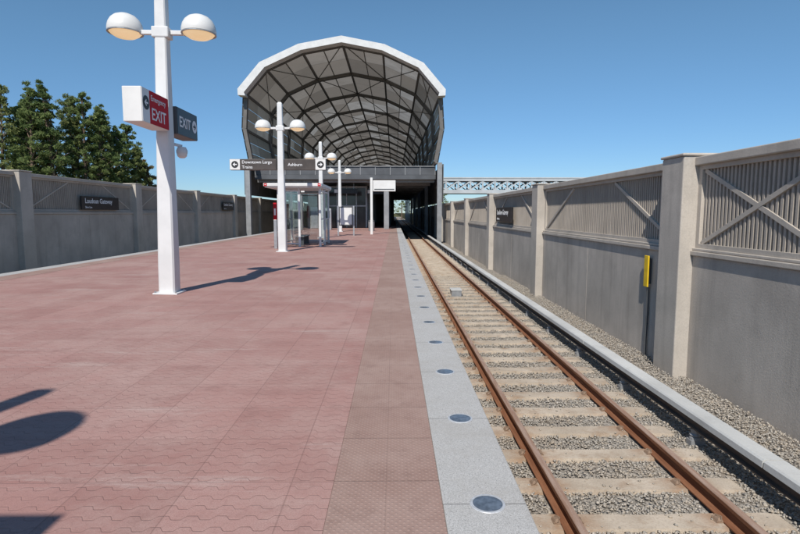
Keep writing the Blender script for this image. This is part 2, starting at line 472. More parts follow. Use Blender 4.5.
# ------------------------------------------------------------------ TRACK
def rail(x, label, group):
    t = thing('rail', label, 'rail', (x, 0, -1.225), group)
    w = .036
    body = [(-.07, -1.222), (.07, -1.222), (.07, -1.210), (.012, -1.196), (.010, -1.105), (w, -1.095), (w, -1.060), (-w, -1.060), (-w, -1.095), (-.010, -1.105), (-.012, -1.196), (-.07, -1.210)]
    m = MB(); m.extrude_y([(x + a, z) for a, z in body], -10, 300); recalc(m.build('rail_body', M['rust'], t))
    hd = [(-w, -1.0595), (w, -1.0595), (w - .004, -1.052), (w - .012, -1.0485), (-w + .012, -1.0485), (-w + .004, -1.052)]
    m = MB(); m.extrude_y([(x + a, z) for a, z in hd], -10, 300); recalc(m.build('rail_head', M['railtop'], t))
rail(1.585, 'left rusty running rail, the one nearer the platform edge', 'running rails')
rail(3.08, 'right rusty running rail, beside the pale covered third rail', 'running rails')

def tie_mesh():
    m = MB(); x0, x1 = 1.06, 3.62; hw = .125
    def ring(x, w, zt): return [(x, -w - .02, -1.42), (x, w + .02, -1.42), (x, w, zt), (x, -w, zt)]
    m.loft([ring(x0, hw, -1.24), ring(x0 + .12, hw, -1.226), ring(x0 + .85, hw * .95, -1.226), (ring(2.34, hw * .9, -1.230)), ring(x1 - .85, hw * .95, -1.226), ring(x1 - .12, hw, -1.226), ring(x1, hw, -1.24)])
    me = bpy.data.meshes.new('sleeper'); me.from_pydata([(x - 2.34, y, z + 1.42) for x, y, z in m.v], [], m.f); me.materials.append(M['tie']); me.update()
    return me
tm = tie_mesh()
def clip_mesh():
    m = MB()
    m.loft([[(.07, -.045, 0), (.14, -.045, 0), (.14, .045, 0), (.07, .045, 0)], [(.08, -.04, .022), (.13, -.04, .016), (.13, .04, .016), (.08, .04, .022)],
            [(.08, -.018, .036), (.11, -.018, .036), (.11, .018, .036), (.08, .018, .036)]])
    m.tube([(.135, -.04, .008), (.10, -.05, .032), (.072, 0, .038), (.10, .05, .032), (.135, .04, .008)], [.008] * 5, 6)
    me = bpy.data.meshes.new('rail_clip'); me.from_pydata(m.v, [], m.f); me.materials.append(M['clip']); me.update(); return me
cm = clip_mesh()
for i in range(110):
    y = TIE0 + i * TIES
    o = bpy.data.objects.new('sleeper', tm); COL.objects.link(o)
    o.location = (2.34 + random.uniform(-.03, .03), y + random.uniform(-.018, .018), -1.42); o.rotation_euler.z = random.uniform(-.012, .012)
    tag(o, ordinal(i + 1) + ' stained concrete sleeper counted from the bottom of the view', 'sleeper', 'sleepers under the rails')
    if i < 24:
        for x in (1.585, 3.08):
            for a in (0, math.pi):
                c = bpy.data.objects.new('rail_clip', cm); COL.objects.link(c); c.parent = o; c.location = (x - 2.34, 0, .196); c.rotation_euler.z = a

tr = thing('third_rail', 'pale covered third rail on brackets between the track and the right wall', 'third rail', (3.74, 0, -1.28))
MB().extrude_y([(3.69, -1.06), (3.79, -1.06), (3.79, -1.045), (3.752, -1.03), (3.752, -.96), (3.785, -.95), (3.785, -.915), (3.695, -.915), (3.695, -.95), (3.728, -.96), (3.728, -1.03), (3.69, -1.045)], -10, 300).build('conductor_bar', M['conductor'], tr)
y = -10.0
while y < 125:
    cov = MB(); cov.extrude_y([(3.632, -.840), (3.650, -.822), (3.838, -.822), (3.852, -.84), (3.852, -1.0), (3.838, -1.0), (3.838, -.85), (3.648, -.85), (3.645, -.905), (3.628, -.905)], y, y + 4.98); y += 5
    recalc(cov.build('cover_board', M['cover'], tr))
for k in range(26):
    y = 2.2 + k * 2.07
    m = MB(); m.box(3.66, 3.84, y - .06, y + .06, -1.3, -1.2); m.lathe([(.07, 0), (.07, .03), (.05, .04), (.07, .06), (.05, .08), (.06, .14)], 10, (3.74, y, -1.2))
    m.box(3.80, 3.833, y - .03, y + .03, -1.2, -.852)
    m.build('bracket', M['midsteel'], tr)

jb = thing('track_box', 'small grey equipment box lying between the two rails', 'equipment box', (2.15, 18.4, -1.27))
MB().box(1.98, 2.32, 18.1, 18.7, -1.27, -1.06).build('box_body', M['steel'], jb, bevel=.01)
MB().box(1.96, 2.34, 18.08, 18.72, -1.058, -1.035).build('lid', M['cover'], jb, bevel=.006)

# ------------------------------------------------------------------ WALLS
def trench_wall(label, s, xf, zl, zt, pys, ya, yb, bw, bo):
    """s: +1 wall on the right (face looks to -x), -1 on the left; xf: x of the lower face."""
    w = thing('trench_wall', label, 'wall', (xf + s * .2, (ya + yb) / 2, -1.6))
    def bx(m, d0, d1, y0, y1, z0, z1):
        a, c = xf + s * d0, xf + s * d1
        m.box(min(a, c), max(a, c), y0, y1, z0, z1)
    P = [ya] + pys + [yb]
    for k in range(len(P) - 1):
        y0 = P[k] + .35; y1 = P[k + 1] - .35
        if y1 - y0 < 1: continue
        m = MB(); L = (y1 - y0) / 2
        for j in range(2): bx(m, 0, .42, y0 + j * L + .006, y0 + (j + 1) * L - .006, -1.6, zl - .10)
        bx(m, .03, .40, y0 + .002, y1 - .002, -1.6, zl - .12)
        m.build('lower_panel', M['wall'], w, bevel=.010)
        m = MB()
        bx(m, -.05, .44, y0, y1, zl - .098, zl - .02); bx(m, -.02, .44, y0, y1, zl - .018, zl + .03)
        m.build('ledge', M['frame'], w, bevel=.012)
        m = MB(); bx(m, -.05, .44, y0, y1, zt - .14, zt); m.build('coping', M['frame'], w, bevel=.015)
        zb, zu = zl + .033, zt - .143
        m = MB(); bx(m, .12, .40, y0 + .004, y1 - .004, zl + .032, zt - .142)
        q = y0 + .1
        fine = y0 < 40
        while q < y1 - .1:
            bx(m, .082, .125, q - .022, q + .022, zl + .09, zt - .2); q += (.092 if fine else .184)
        pn = m.build('ribbed_panel', M['ribbed'], w)
        m = MB()
        bx(m, .03, .118, y0 + .003, y0 + .11, zb, zu); bx(m, .03, .118, y1 - .11, y1 - .003, zb, zu)
        bx(m, .03, .118, y0 + .112, y1 - .112, zb, zb + .07); bx(m, .03, .118, y0 + .112, y1 - .112, zu - .07, zu)
        m.build('panel_frame', M['frame'], pn)
        L = (y1 - y0 - .2) / 3
        for j in (0, 2):
            a, c = y0 + .10 + j * L, y0 + .10 + (j + 1) * L
            X = xf + s * bo
            # each end of a bay has one long brace rising from the foot of the pillar side
            A, B = ((X, a + .04, zb + .085), (X, c - .04, zu - .085)) if j == 0 else ((X, a + .04, zu - .085), (X, c - .04, zb + .085))
            MB().bar(A, B, bw, .06, (1, 0, 0)).build('diagonal_brace', M['frame'], pn)
            if s > 0 and k == 1 and j == 2:
                MB().bar((X + s * .004, a + .04, zb + .085), (X + s * .004, c - .04, zu - .085), bw, .06, (1, 0, 0)).build('diagonal_brace', M['frame'], pn)
    for y in pys:
        m = MB(); bx(m, -.24, .46, y - .36, y + .36, -1.6, zt + .02); bx(m, -.27, .48, y - .39, y + .39, zt + .022, zt + .07)
        m.build('pillar', M['pillar'], w, bevel=.02)
    return w
trench_wall('sunlit grey concrete wall with ribbed tan upper panels right of the track', 1, 5.10, .98, 2.53, [.23 + 9.15 * k for k in range(16)], -9, 146, .07, .085)
trench_wall('shaded grey concrete wall with ribbed upper panels beyond the left platform edge', -1, -14.8, 1.65, 3.2, [2.7 + 9.4 * k for k in range(15)], -7, 143, .055, .098)

ym = thing('wall_marker', 'tall narrow yellow marker plate fixed to the right wall beside the pillar', 'marker', (5.07, 10.5, .14))
MB().box(5.00, 5.03, 10.40, 10.56, .14, .76).build('plate', M['yellow'], ym, bevel=.006)
MB().box(5.031, 5.099, 10.44, 10.52, .2, .7).build('bracket', M['darksteel'], ym)
cb = MB(); cb.tube([(5.06, 10.48, .13), (5.065, 10.47, -.4), (5.06, 10.49, -.9), (5.06, 10.48, -1.28)], [.025] * 4, 8)
tag(cb.build('cable_conduit', M['darksteel'], None, True), 'thin dark conduit running down the right wall under the yellow marker', 'conduit')

def wall_sign(s, xf, yc, z0, z1, L, label):
    t = thing('station_sign', label, 'sign', (xf, yc, z0), 'station name signs on the walls')
    m = MB(); a, c = sorted((xf, xf - s * .07)); m.box(a, c, yc - L / 2, yc + L / 2, z0, z1); m.build('board', M['black'], t, bevel=.01)
    xa = (0, -s, 0); X = xf - s * .073
    st = yc + s * L * .42
    text('lettering', 'Loudoun Gateway', .33, (X, st, z1 - .33), xa, (0, 0, 1), M['letter'], t, .004)
    text('lettering', 'Silver Line', .14, (X, st, z0 + .08), xa, (0, 0, 1), M['letter'], t, .001)
    for q in (-.3, .3):
        m = MB(); a, c = sorted((xf + s * .001, xf + s * .12)); m.box(a, c, yc + q * L - .05, yc + q * L + .05, z0 + .1, z1 - .1)
        m.build('bracket', M['darksteel'], t)
wall_sign(1, 5.06, 24.4, 1.2, 1.85, 3.5, 'black station name sign on the sunlit right wall')
wall_sign(-1, -14.74, 27.1, 1.75, 2.40, 3.4, 'nearer black station name sign on the shaded left wall')
wall_sign(-1, -14.74, 48.0, 1.85, 2.55, 3.5, 'farther black station name sign on the shaded left wall')

# ------------------------------------------------------------------ LAMPS
def build_lamp():
    r = thing('street_lamp', '', 'street lamp', (0, 0, 0), 'twin globe lamps along the platform')
    def sq(h, c, z): return [(h, -c, z), (h, c, z), (c, h, z), (-c, h, z), (-h, c, z), (-h, -c, z), (-c, -h, z), (c, -h, z)]
    MB().box(-.24, .24, -.24, .24, .001, .03).build('base_plate', M['white'], r, bevel=.006)
    p = MB(); p.loft([sq(.16, .13, .031), sq(.16, .13, .6), sq(.128, .103, 3.2), sq(.097, .077, 6.0), sq(.06, .045, 6.06)]); p.build('pole', M['white'], r)
    for s in (-1, 1):
        for q in (-1, 1):
            MB().lathe([(.02, 0), (.02, .03), (0, .035)], 8, (s * .2, q * .2, .03)).build('anchor_bolt', M['steel'], r)
    MB().box(-.16, .16, -.125, .125, 4.92, 5.12).build('collar', M['white'], r, bevel=.02)
    for s in (-1, 1):
        m = MB(); m.box(min(s * .165, s * .42), max(s * .165, s * .42), -.04, .04, 4.99, 5.07); m.build('arm', M['white'], r, bevel=.01)
        c = (s * .70, 0, 5.05); q = .92
        hd = MB().lathe([(a * q, z * q) for a, z in [(.325, -.03), (.345, -.02), (.35, .02), (.345, .07), (.325, .15), (.28, .23), (.21, .295), (.12, .335), (.04, .35), (0, .352)]], 32, c).build('lamp_head', M['offwhite'], r, True)
        MB().lathe([(a * q, z * q) for a, z in [(0, -.15), (.1, -.145), (.2, -.12), (.28, -.07), (.318, -.028)]], 32, c).build('lens', M['lens'], hd, True)
        MB().lathe([(a * q, z * q) for a, z in [(.318, -.045), (.352, -.045), (.352, -.031), (.318, -.031)]], 32, c).build('rim', M['steel'], hd)
    return r
lamp = build_lamp()
LX = -4.62
NX = -4.50
spots = [(NX, 10.65, .8, 'nearest tall white twin globe lamp post, carrying the red emergency exit sign'),
         (LX, 22.2, 0, 'second white twin globe lamp post, carrying the brown direction boards'),
         (LX, 34.2, 0, 'third white twin globe lamp post, just behind the glass shelter'),
         (LX, 46.0, 0, 'farthest white twin globe lamp post, just in front of the canopy'),
         (LX, -.95, 0, 'white twin globe lamp post behind the camera whose shadow falls at lower left')]
for i, (x, y, a, l) in enumerate(spots):
    o = lamp if i == 0 else copy_tree(lamp)
    o.location = (x, y, .0); o.rotation_euler.y = R(a); o['label'] = l
cam_d = thing('security_camera', 'small white dome camera on a bracket behind the nearest lamp post', 'camera', (NX + .2, 11.0, 2.75), None)
MB().lathe([(0, -.1), (.05, -.095), (.09, -.06), (.1, 0)], 16, (NX + .22, 11.0, 2.8)).build('dome', M['offwhite'], cam_d, True)
MB().lathe([(.105, 0), (.11, .05), (.08, .12), (0, .13)], 16, (NX + .22, 11.0, 2.8)).build('housing', M['white'], cam_d, True)
MB().bar((NX + .05, 10.80, 2.98), (NX + .22, 11.0, 2.94), .05, .05).build('bracket', M['white'], cam_d)

# ------------------------------------------------------------------ EXIT SIGNS on the nearest lamp
def disc_arrow(parent, c, xa, n, r, md, ma, flip=1):
    xa = Vector(xa); n = Vector(n); up = Vector((0, 0, 1)); c = Vector(c)
    m = MB(); k = 24
    m.add([c + n * .003 + (xa * math.cos(2 * math.pi * i / k) + up * math.sin(2 * math.pi * i / k)) * r for i in range(k)], [tuple(range(k))])
    d = m.build('arrow_disc', md, parent)
    m = MB(); f = flip
    pts = [(-.62, 0), (-.05, .5), (.12, .36), (-.12, .13), (.6, .13), (.6, -.13), (-.12, -.13), (.12, -.36), (-.05, -.5)]
    m.add([c + n * .006 + xa * (p * f * r) + up * (q * r) for p, q in pts], [tuple(range(len(pts)))])
    m.build('arrow', ma, d)
SX = NX + .05
FX = SX + .16
es = thing('exit_sign', 'red box sign reading Emergency EXIT on the nearest lamp post', 'sign', (SX, 9.9, 3.16))
MB().box(SX - .17, SX + .158, 9.36, 10.44, 3.16, 3.75).build('cabinet', M['offwhite'], es, bevel=.012)
MB().box(FX, FX + .006, 9.645, 10.43, 3.17, 3.74).build('red_face', M['red'], es)
MB().box(FX, FX + .006, 9.37, 9.64, 3.17, 3.74).build('white_face', M['offwhite'], es)
disc_arrow(es, (FX + .008, 9.505, 3.50), (0, 1, 0), (1, 0, 0), .12, M['darkletter'], M['letter'])
text('lettering', 'Emergency', .138, (FX + .009, 9.69, 3.575), (0, 1, 0), (0, 0, 1), M['letter'], es, 0)
text('lettering', 'EXIT', .295, (FX + .009, 9.70, 3.25), (0, 1, 0), (0, 0, 1), M['letter'], es, .003)
MB().box(SX - .05, SX + .05, 10.445, 10.53, 3.3, 3.6).build('bracket', M['white'], es)
bs = thing('exit_sign', 'black box sign reading EXIT with an arrow, behind the nearest lamp post', 'sign', (SX, 11.45, 3.14))
MB().box(SX - .17, SX + .158, 10.84, 11.92, 3.16, 3.70).build('cabinet', M['darksteel'], bs, bevel=.012)
MB().box(FX, FX + .006, 10.85, 11.91, 3.17, 3.69).build('black_face', M['black'], bs)
text('lettering', 'EXIT', .29, (FX + .009, 10.93, 3.33), (0, 1, 0), (0, 0, 1), M['letter'], bs, .004)
disc_arrow(bs, (FX + .008, 11.74, 3.43), (0, 1, 0), (1, 0, 0), .13, M['letter'], M['darkletter'], -1)
MB().box(SX - .05, SX + .05, 10.77, 10.838, 3.3, 3.6).build('bracket', M['white'], bs)

def board(x0, x1, y, lab, lines, arrow_left, grp='direction boards on the second lamp post'):
    t = thing('direction_sign', lab, 'sign', ((x0 + x1) / 2, y, 3.32), grp)
    MB().box(x0, x1, y - .12, y + .12, 3.34, 3.78).build('cabinet', M['brown'], t, bevel=.01)
    f = y - .123
    if arrow_left:
        MB().box(x0 + .01, x0 + .42, f - .005, f, 3.35, 3.77).build('arrow_panel', M['offwhite'], t)
        disc_arrow(t, (x0 + .215, f - .007, 3.56), (1, 0, 0), (0, -1, 0), .14, M['darkletter'], M['letter'])
        tx = x0 + .50
    else:
        MB().box(x1 - .42, x1 - .01, f - .005, f, 3.35, 3.77).build('arrow_panel', M['offwhite'], t)
        disc_arrow(t, (x1 - .215, f - .007, 3.56), (1, 0, 0), (0, -1, 0), .14, M['darkletter'], M['letter'], -1)
        tx = x0 + .15
    for i, l in enumerate(lines):
        text('lettering', l, .17, (tx, f - .004, (3.60 if len(lines) > 1 else 3.50) - .20 * i), (1, 0, 0), (0, 0, 1), M['letter'], t, .001)
board(LX - 2.05, LX - .16, 22.15, 'brown direction board with white arrow panel, left of the second lamp post', ['Downtown Largo', 'Trains'], True)
board(LX + .16, LX + 1.85, 22.15, 'brown direction board with white arrow panel, right of the second lamp post', ['Ashburn'], False)
t_ = thing('direction_sign', 'brown board on the lamp post behind the camera, its shadow in the bottom left corner', 'sign', (LX + 1.05, -.95, 3.32))
MB().box(LX + .16, LX + 1.95, -1.07, -.83, 3.32, 3.80).build('cabinet', M['brown'], t_, bevel=.01)

# ------------------------------------------------------------------ EDGE LIGHTS
el = thing('edge_light', '', 'light', (0, 0, 0), 'round lights set in the granite edge')
MB().lathe([(.082, .0008), (.082, .0050), (.094, .0045), (.098, .001)], 32).build('ring', M['ring'], el)
MB().lathe([(.0818, .0030), (.05, .0042), (.02, .0048), (0, .005)], 32).build('lens', M['edgelens'], el, True)
for i in range(42):
    o = el if i == 0 else copy_tree(el)
    o.location = (.515, 2.79 + 1.23 * i, .0018)
    o['label'] = ordinal(i + 1) + ' round light in the granite platform edge, counted from the bottom of the view'

# ------------------------------------------------------------------ SHELTER
sh = thing('platform_shelter', 'glass walled waiting shelter with white frame behind the second lamp post', 'shelter', (-4.45, 27.2, 0))
sx0, sx1, sy0, sy1 = -5.45, -3.5, 25.4, 28.6
MB().box(sx0 - .55, sx1 + .10, sy0 - .35, sy1 + .35, 2.78, 2.83).build('soffit', M['white'], sh, bevel=.01)
MB().box(sx0 - .60, sx1 + .14, sy0 - .40, sy1 + .40, 2.832, 2.98).build('roof', M['white'], sh, bevel=.02)
pts = [(sx0, sy0), (sx1, sy0), (sx0, sy1), (sx1, sy1), (sx0, (sy0 + sy1) / 2), (sx1, (sy0 + sy1) / 2), ((sx0 + sx1) / 2, sy0)]
for x, y in pts: MB().box(x - .05, x + .05, y - .05, y + .05, .001, 2.778).build('post', M['white'], sh, bevel=.008)
for x in (sx0, sx1):
    for k in range(2):
        a = sy0 + k * (sy1 - sy0) / 2 + .06; c = a + (sy1 - sy0) / 2 - .12
        gp = MB().box(x - .008, x + .008, a, c, .18, 2.6).build('glass_panel', M['glass'], sh)
        for z0_, z1_ in ((.12, .178), (2.602, 2.66), (1.28, 1.33)):
            MB().box(x - .03, x + .03, a, c, z0_, z1_).build('glazing_bar', M['white'], gp)
for x0, x1, y in ((sx0, (sx0 + sx1) / 2, sy0), (sx0, sx1, sy1)):
    gp = MB().box(x0 + .06, x1 - .06, y - .008, y + .008, .18, 2.6).build('glass_panel', M['glass'], sh)
    for z0_, z1_ in ((.12, .178), (2.602, 2.66)):
        MB().box(x0 + .06, x1 - .06, y - .03, y + .03, z0_, z1_).build('glazing_bar', M['white'], gp)
for x in (sx0 - .50, sx1 + .04):
    rs = MB().box(x - .07, x + .07, sy0 - .412, sy0 - .402, 2.84, 2.97).build('red_plaque', M['red'], sh)
    MB().box(x - .03, x + .03, sy0 - .418, sy0 - .413, 2.89, 2.92).build('white_mark', M['letter'], rs)
bn = thing('bench', 'grey slatted bench inside the glass shelter', 'bench', (-4.6, 27.2, 0))
m = MB()
for k in range(4): m.box(-4.85 + k * .12, -4.75 + k * .12, 26.1, 28.1, .43, .47)
m.build('seat', M['midsteel'], bn, bevel=.006)
m = MB()
for k in range(3): m.box(-4.90, -4.87, 26.1, 28.1, .56 + k * .12, .66 + k * .12)
m.build('backrest', M['midsteel'], bn)
for y in (26.3, 27.9): MB().box(-4.84, -4.44, y - .03, y + .03, .001, .428).build('leg', M['darksteel'], bn)
bt = thing('litter_bin', 'grey round litter bin near the dark station entrance', 'bin', (-2.0, 47.5, 0))
MB().lathe([(.25, .001), (.27, .05), (.28, .8), (.28, .82)], 20, (-2.0, 47.5, 0)).build('drum', M['midsteel'], bt, True)
MB().lathe([(.29, .822), (.29, .9), (.2, .98), (.1, 1.0), (.1, .95), (0, .95)], 20, (-2.0, 47.5, 0)).build('lid', M['darksteel'], bt, True)
cp = thing('call_pylon', 'slim red and white emergency call pylon left of the second lamp post', 'call point', (-5.30, 24.0, 0))
MB().box(-5.37, -5.23, 23.93, 24.07, .001, 1.3).build('lower_case', M['steel'], cp, bevel=.01)
MB().box(-5.37, -5.23, 23.93, 24.07, 1.302, 2.05).build('upper_case', M['red'], cp, bevel=.01)
MB().box(-5.34, -5.26, 23.92, 23.928, 1.5, 1.8).build('call_panel', M['offwhite'], cp)
pd = thing('display_sign', 'white rectangular display board on a slim white post at the right of the platform', 'sign', (-1.65, 40, 0))
MB().box(-1.76, -1.58, 39.92, 40.08, .001, 4.2).build('post', M['offwhite'], pd, bevel=.01)
MB().box(-1.55, .12, 39.88, 40.12, 3.2, 4.0).build('board', M['offwhite'], pd, bevel=.02)
MB().box(-1.45, .02, 39.868, 39.878, 3.3, 3.38).build('dark_line', M['darksteel'], pd)
mp = thing('map_case', 'freestanding dark framed map case between the shelter and the station entrance', 'map case', (-3.4, 38, 0))
MB().box(-4.0, -3.9, 37.95, 38.05, .001, 2.1).build('leg', M['steel'], mp)
MB().box(-2.9, -2.8, 37.95, 38.05, .001, 2.1).build('leg', M['steel'], mp)
MB().box(-3.89, -2.91, 37.96, 38.04, .7, 2.05).build('frame', M['darksteel'], mp, bevel=.01)
MB().box(-3.82, -2.98, 37.95, 37.958, .78, 1.97).build('poster', M['offwhite'], mp)

# ------------------------------------------------------------------ CANOPY
CX = -4.70; CY0, CY1 = 50.6, 205.0
half = [(8.75, 6.3), (9.30, 9.4), (9.10, 12.6), (7.15, 14.85), (3.75, 16.4), (0, 17.1)]
PR = [(-a, z) for a, z in half] + [(a, z) for a, z in reversed(half[:-1])]
cen = (0, 8.0)
def sc(p, k): return (CX + (p[0] - cen[0]) * k, cen[1] + (p[1] - cen[1]) * k)
ca = thing('vaulted_canopy', 'huge faceted barrel vault canopy with a white rim over the station platform', 'canopy', (CX, 80, -1.3))
m = MB()
idx = list(range(2, 9)); O = [sc(PR[i], 1.033) for i in idx]; I = [sc(PR[i], .970) for i in idx]
O = [(O[0][0] + .02, O[0][1] - .55)] + O + [(O[-1][0] - .02, O[-1][1] - .55)]
I = [(I[0][0] + .10, I[0][1] - .30)] + I + [(I[-1][0] - .10, I[-1][1] - .30)]
for k in range(len(O) - 1):
    q = [O[k], O[k + 1], I[k + 1], I[k]]
    m.loft([[(x, 49.6, z) for x, z in q], [(x, 50.58, z) for x, z in q]])
recalc(m.build('fascia', M['white'], ca))
for k in range(2, 8):
    for h in range(2):
        p0 = [(PR[k][i] * (1 - h / 2) + PR[k + 1][i] * h / 2) for i in range(2)]; p1 = [(PR[k][i] * (.5 - h / 2) + PR[k + 1][i] * (.5 + h / 2)) for i in range(2)]
        a0, a1 = sc(p0, 1.01), sc(p1, 1.01)
        m = MB(); m.add([(a0[0], CY0, a0[1]), (a1[0], CY0, a1[1]), (a1[0], CY1, a1[1]), (a0[0], CY1, a0[1])], [(0, 1, 2, 3)])
        m.build('roof_panel', M['roof'], ca)
ny = 15; step = (CY1 - CY0 - .4) / ny
for k in (0, 1, 8, 9):
    p, q = PR[k], PR[k + 1]
    for j in range(3):
        f0, f1 = (j + .01) / 3, (j + .985) / 3
        a0 = sc((p[0] + (q[0] - p[0]) * f0, p[1] + (q[1] - p[1]) * f0), 1.012); a1 = sc((p[0] + (q[0] - p[0]) * f1, p[1] + (q[1] - p[1]) * f1), 1.012)
        m = MB(); m.add([(a0[0], CY0, a0[1]), (a1[0], CY0, a1[1]), (a1[0], CY1, a1[1]), (a0[0], CY1, a0[1])], [(0, 1, 2, 3)])
        m.build('side_panel', M['roof'], ca)
for j in range(ny + 1):
    y = CY0 + .25 + j * step
    m = MB(); Q = [sc(p, .983) for p in PR]
    for k in range(len(Q) - 1):
        m.bar((Q[k][0], y, Q[k][1]), (Q[k + 1][0], y, Q[k + 1][1]), .32, .46, (0, 1, 0))
    m.build('rib', M['ribsteel'], ca)
for k in range(11):
    x, z = sc(PR[k], .992)
    MB().bar((x, CY0 + .01, z), (x, CY1 - .01, z), .2, .2).build('purlin', M['ribsteel'], ca)
    if 2 <= k < 8:
        x, z = sc(((PR[k][0] + PR[k + 1][0]) / 2, (PR[k][1] + PR[k + 1][1]) / 2), 1.001)
        MB().bar((x, CY0 + .01, z), (x, CY1 - .01, z), .08, .10).build('purlin', M['bracesteel'], ca)
for k in range(2, 8):
    a, c = sc(PR[k], .996), sc(PR[k + 1], .996)
    m = MB()
    for j in range(ny):
        y = CY0 + .25 + j * step
        if (j + k) % 2: m.bar((a[0], y, a[1]), (c[0], y + step, c[1]), .07, .07)
        else: m.bar((c[0], y, c[1]), (a[0], y + step, a[1]), .07, .07)
    m.build('bracing', M['bracesteel'], ca)
for s in (-1, 1):
    for j in range(8):
        y = CY0 + .25 + j * 2 * step
        MB().box(CX + s * 9.0 - .22, CX + s * 9.0 + .22, y - .25, y + .25, -1.3, 6.3).build('column', M['midsteel'], ca)
    x = CX + s * 9.35
    m = MB()
    for j in range(18): m.box(x - .05, x + .05, 51 + j * 5, 55.9 + j * 5, (2.62 if s > 0 else 3.32), 6.2)
    m.build('side_cladding', M['cladding'], ca)

# mezzanine under the canopy
mz = thing('mezzanine', 'dark grey raised mezzanine crossing the tracks under the vaulted canopy', 'mezzanine', (CX, 70, 0))
MB().box(CX - 8.7, CX + 8.7, 52.6, 130, 4.95, 5.95).build('deck', M['cladding'], mz)
m = MB(); m.box(CX - 8.75, CX + 8.75, 52.3, 52.58, 4.85, 5.25); m.box(CX - 8.75, CX + 8.75, 52.36, 52.58, 5.27, 6.05)
m.build('fascia', M['mezz'], mz, bevel=.01)
m = MB()
for k in range(13): m.box(CX - 8.7 + k * 1.45 - .03, CX - 8.7 + k * 1.45 + .03, 52.31, 52.355, 5.28, 6.03)
m.box(CX - 8.75, CX + 8.75, 52.25, 52.34, 6.06, 6.13)
m.build('fascia_trim', M['midsteel'], mz)
for x in (-9.3, -.75):
    for j in range(8): MB().box(x - .25, x + .25, 53.4 + j * 9.5 - .25, 53.4 + j * 9.5 + .25, .001, 4.94).build('column', M['midsteel'], mz, bevel=.02)
for j in range(12):
    MB().box(CX - 8.7, CX + 8.7, 53.2 + j * 6.5, 53.6 + j * 6.5, 4.6, 4.945).build('beam', M['midsteel'], mz)
st = thing('stair_enclosure', 'dark glazed stair enclosure on the platform under the mezzanine', 'stair enclosure', (-5.2, 62, 0))
MB().box(-7.2, -3.0, 58, 88, .001, 4.5).build('glazed_box', M['darkglass'], st)
for k in range(5): MB().box(-7.2 + k * 1.05 - .04, -7.2 + k * 1.05 + .04, 57.92, 57.995, .001, 4.5).build('mullion', M['steel'], st)
for za, zc in ((2.3, 2.42), (4.3, 4.45)): MB().box(-7.15, -3.05, 57.93, 57.985, za, zc).build('transom', M['steel'], st)
for k in range(11): MB().box(-2.995, -2.92, 58 + k * 2.9 - .04, 58 + k * 2.9 + .04, .001, 4.5).build('mullion', M['steel'], st)
lf = thing('lift_shaft', 'pale lift shaft standing on the platform left of the stair enclosure', 'lift', (-8.3, 56, 0))
MB().box(-8.8, -7.5, 55, 57.4, .001, 4.7).build('shaft', M['slab'], lf)
MB().box(-8.5, -7.8, 54.95, 54.995, .05, 2.2).build('door', M['steel'], lf)
sr = thing('service_room', 'grey service room closing off the platform far under the mezzanine', 'room', (-5, 104, 0))
MB().box(-9.4, .0, 95, 118, .001, 4.94).build('room_walls', M['slab'], sr)
for x in (-8.2, -1.6): MB().box(x - .5, x + .5, 94.94, 94.995, .02, 2.2).build('door', M['midsteel'], sr)
lw = thing('tunnel_partition', 'dark partition wall closing the left track bay far under the mezzanine', 'partition', (-12, 128, -1.3))
for k in range(4): MB().box(-14.0 + k * 1.15, -12.87 + k * 1.15, 127.9, 128.1, -1.4, 4.94).build('wall_panel', M['cladding'], lw)
def hang(x, y, w, lab):
    t = thing('hanging_sign', lab, 'sign', (x, y, 3.6), 'signs hanging under the mezzanine')
    MB().box(x - w / 2, x + w / 2, y - .1, y + .1, 3.55, 4.05).build('cabinet', M['black'], t, bevel=.01)
    MB().box(x - w / 2 + .08, x - w / 2 + .42, y - .108, y - .102, 3.63, 3.97).build('white_panel', M['offwhite'], t)
    for q in (-.35, .35): MB().box(x + q * w - .02, x + q * w + .02, y - .02, y + .02, 4.051, 4.85).build('hanger', M['steel'], t)
hang(-7.9, 53.0, 2.6, 'dark hanging sign under the mezzanine, left of the glazed stair enclosure')
hang(-4.9, 54.5, 2.4, 'dark hanging sign under the mezzanine, in front of the glazed stair enclosure')
hang(-1.9, 56.0, 1.8, 'dark hanging sign under the mezzanine, right of the glazed stair enclosure')
def cabinet(x, y, w, h, mt, lab):
    t = thing('platform_cabinet', lab, 'cabinet', (x, y, 0), 'cabinets at the station entrance')
    MB().box(x - w / 2, x + w / 2, y - .3, y + .3, .001, h).build('case', mt, t, bevel=.02)
    MB().box(x - w * .36, x + w * .36, y - .312, y - .302, h * .55, h * .9).build('screen', M['darkglass'], t)
    MB().box(x - w * .36, x + w * .36, y - .312, y - .302, h * .12, h * .48).build('access_door', M['midsteel'], t)
cabinet(-6.5, 51.6, 1.0, 2.0, M['steel'], 'steel cabinet at the station entrance, in front of the stair enclosure')
cabinet(-9.0, 50.4, .9, 1.9, M['slab'], 'pale cabinet at the station entrance, in front of the lift shaft')

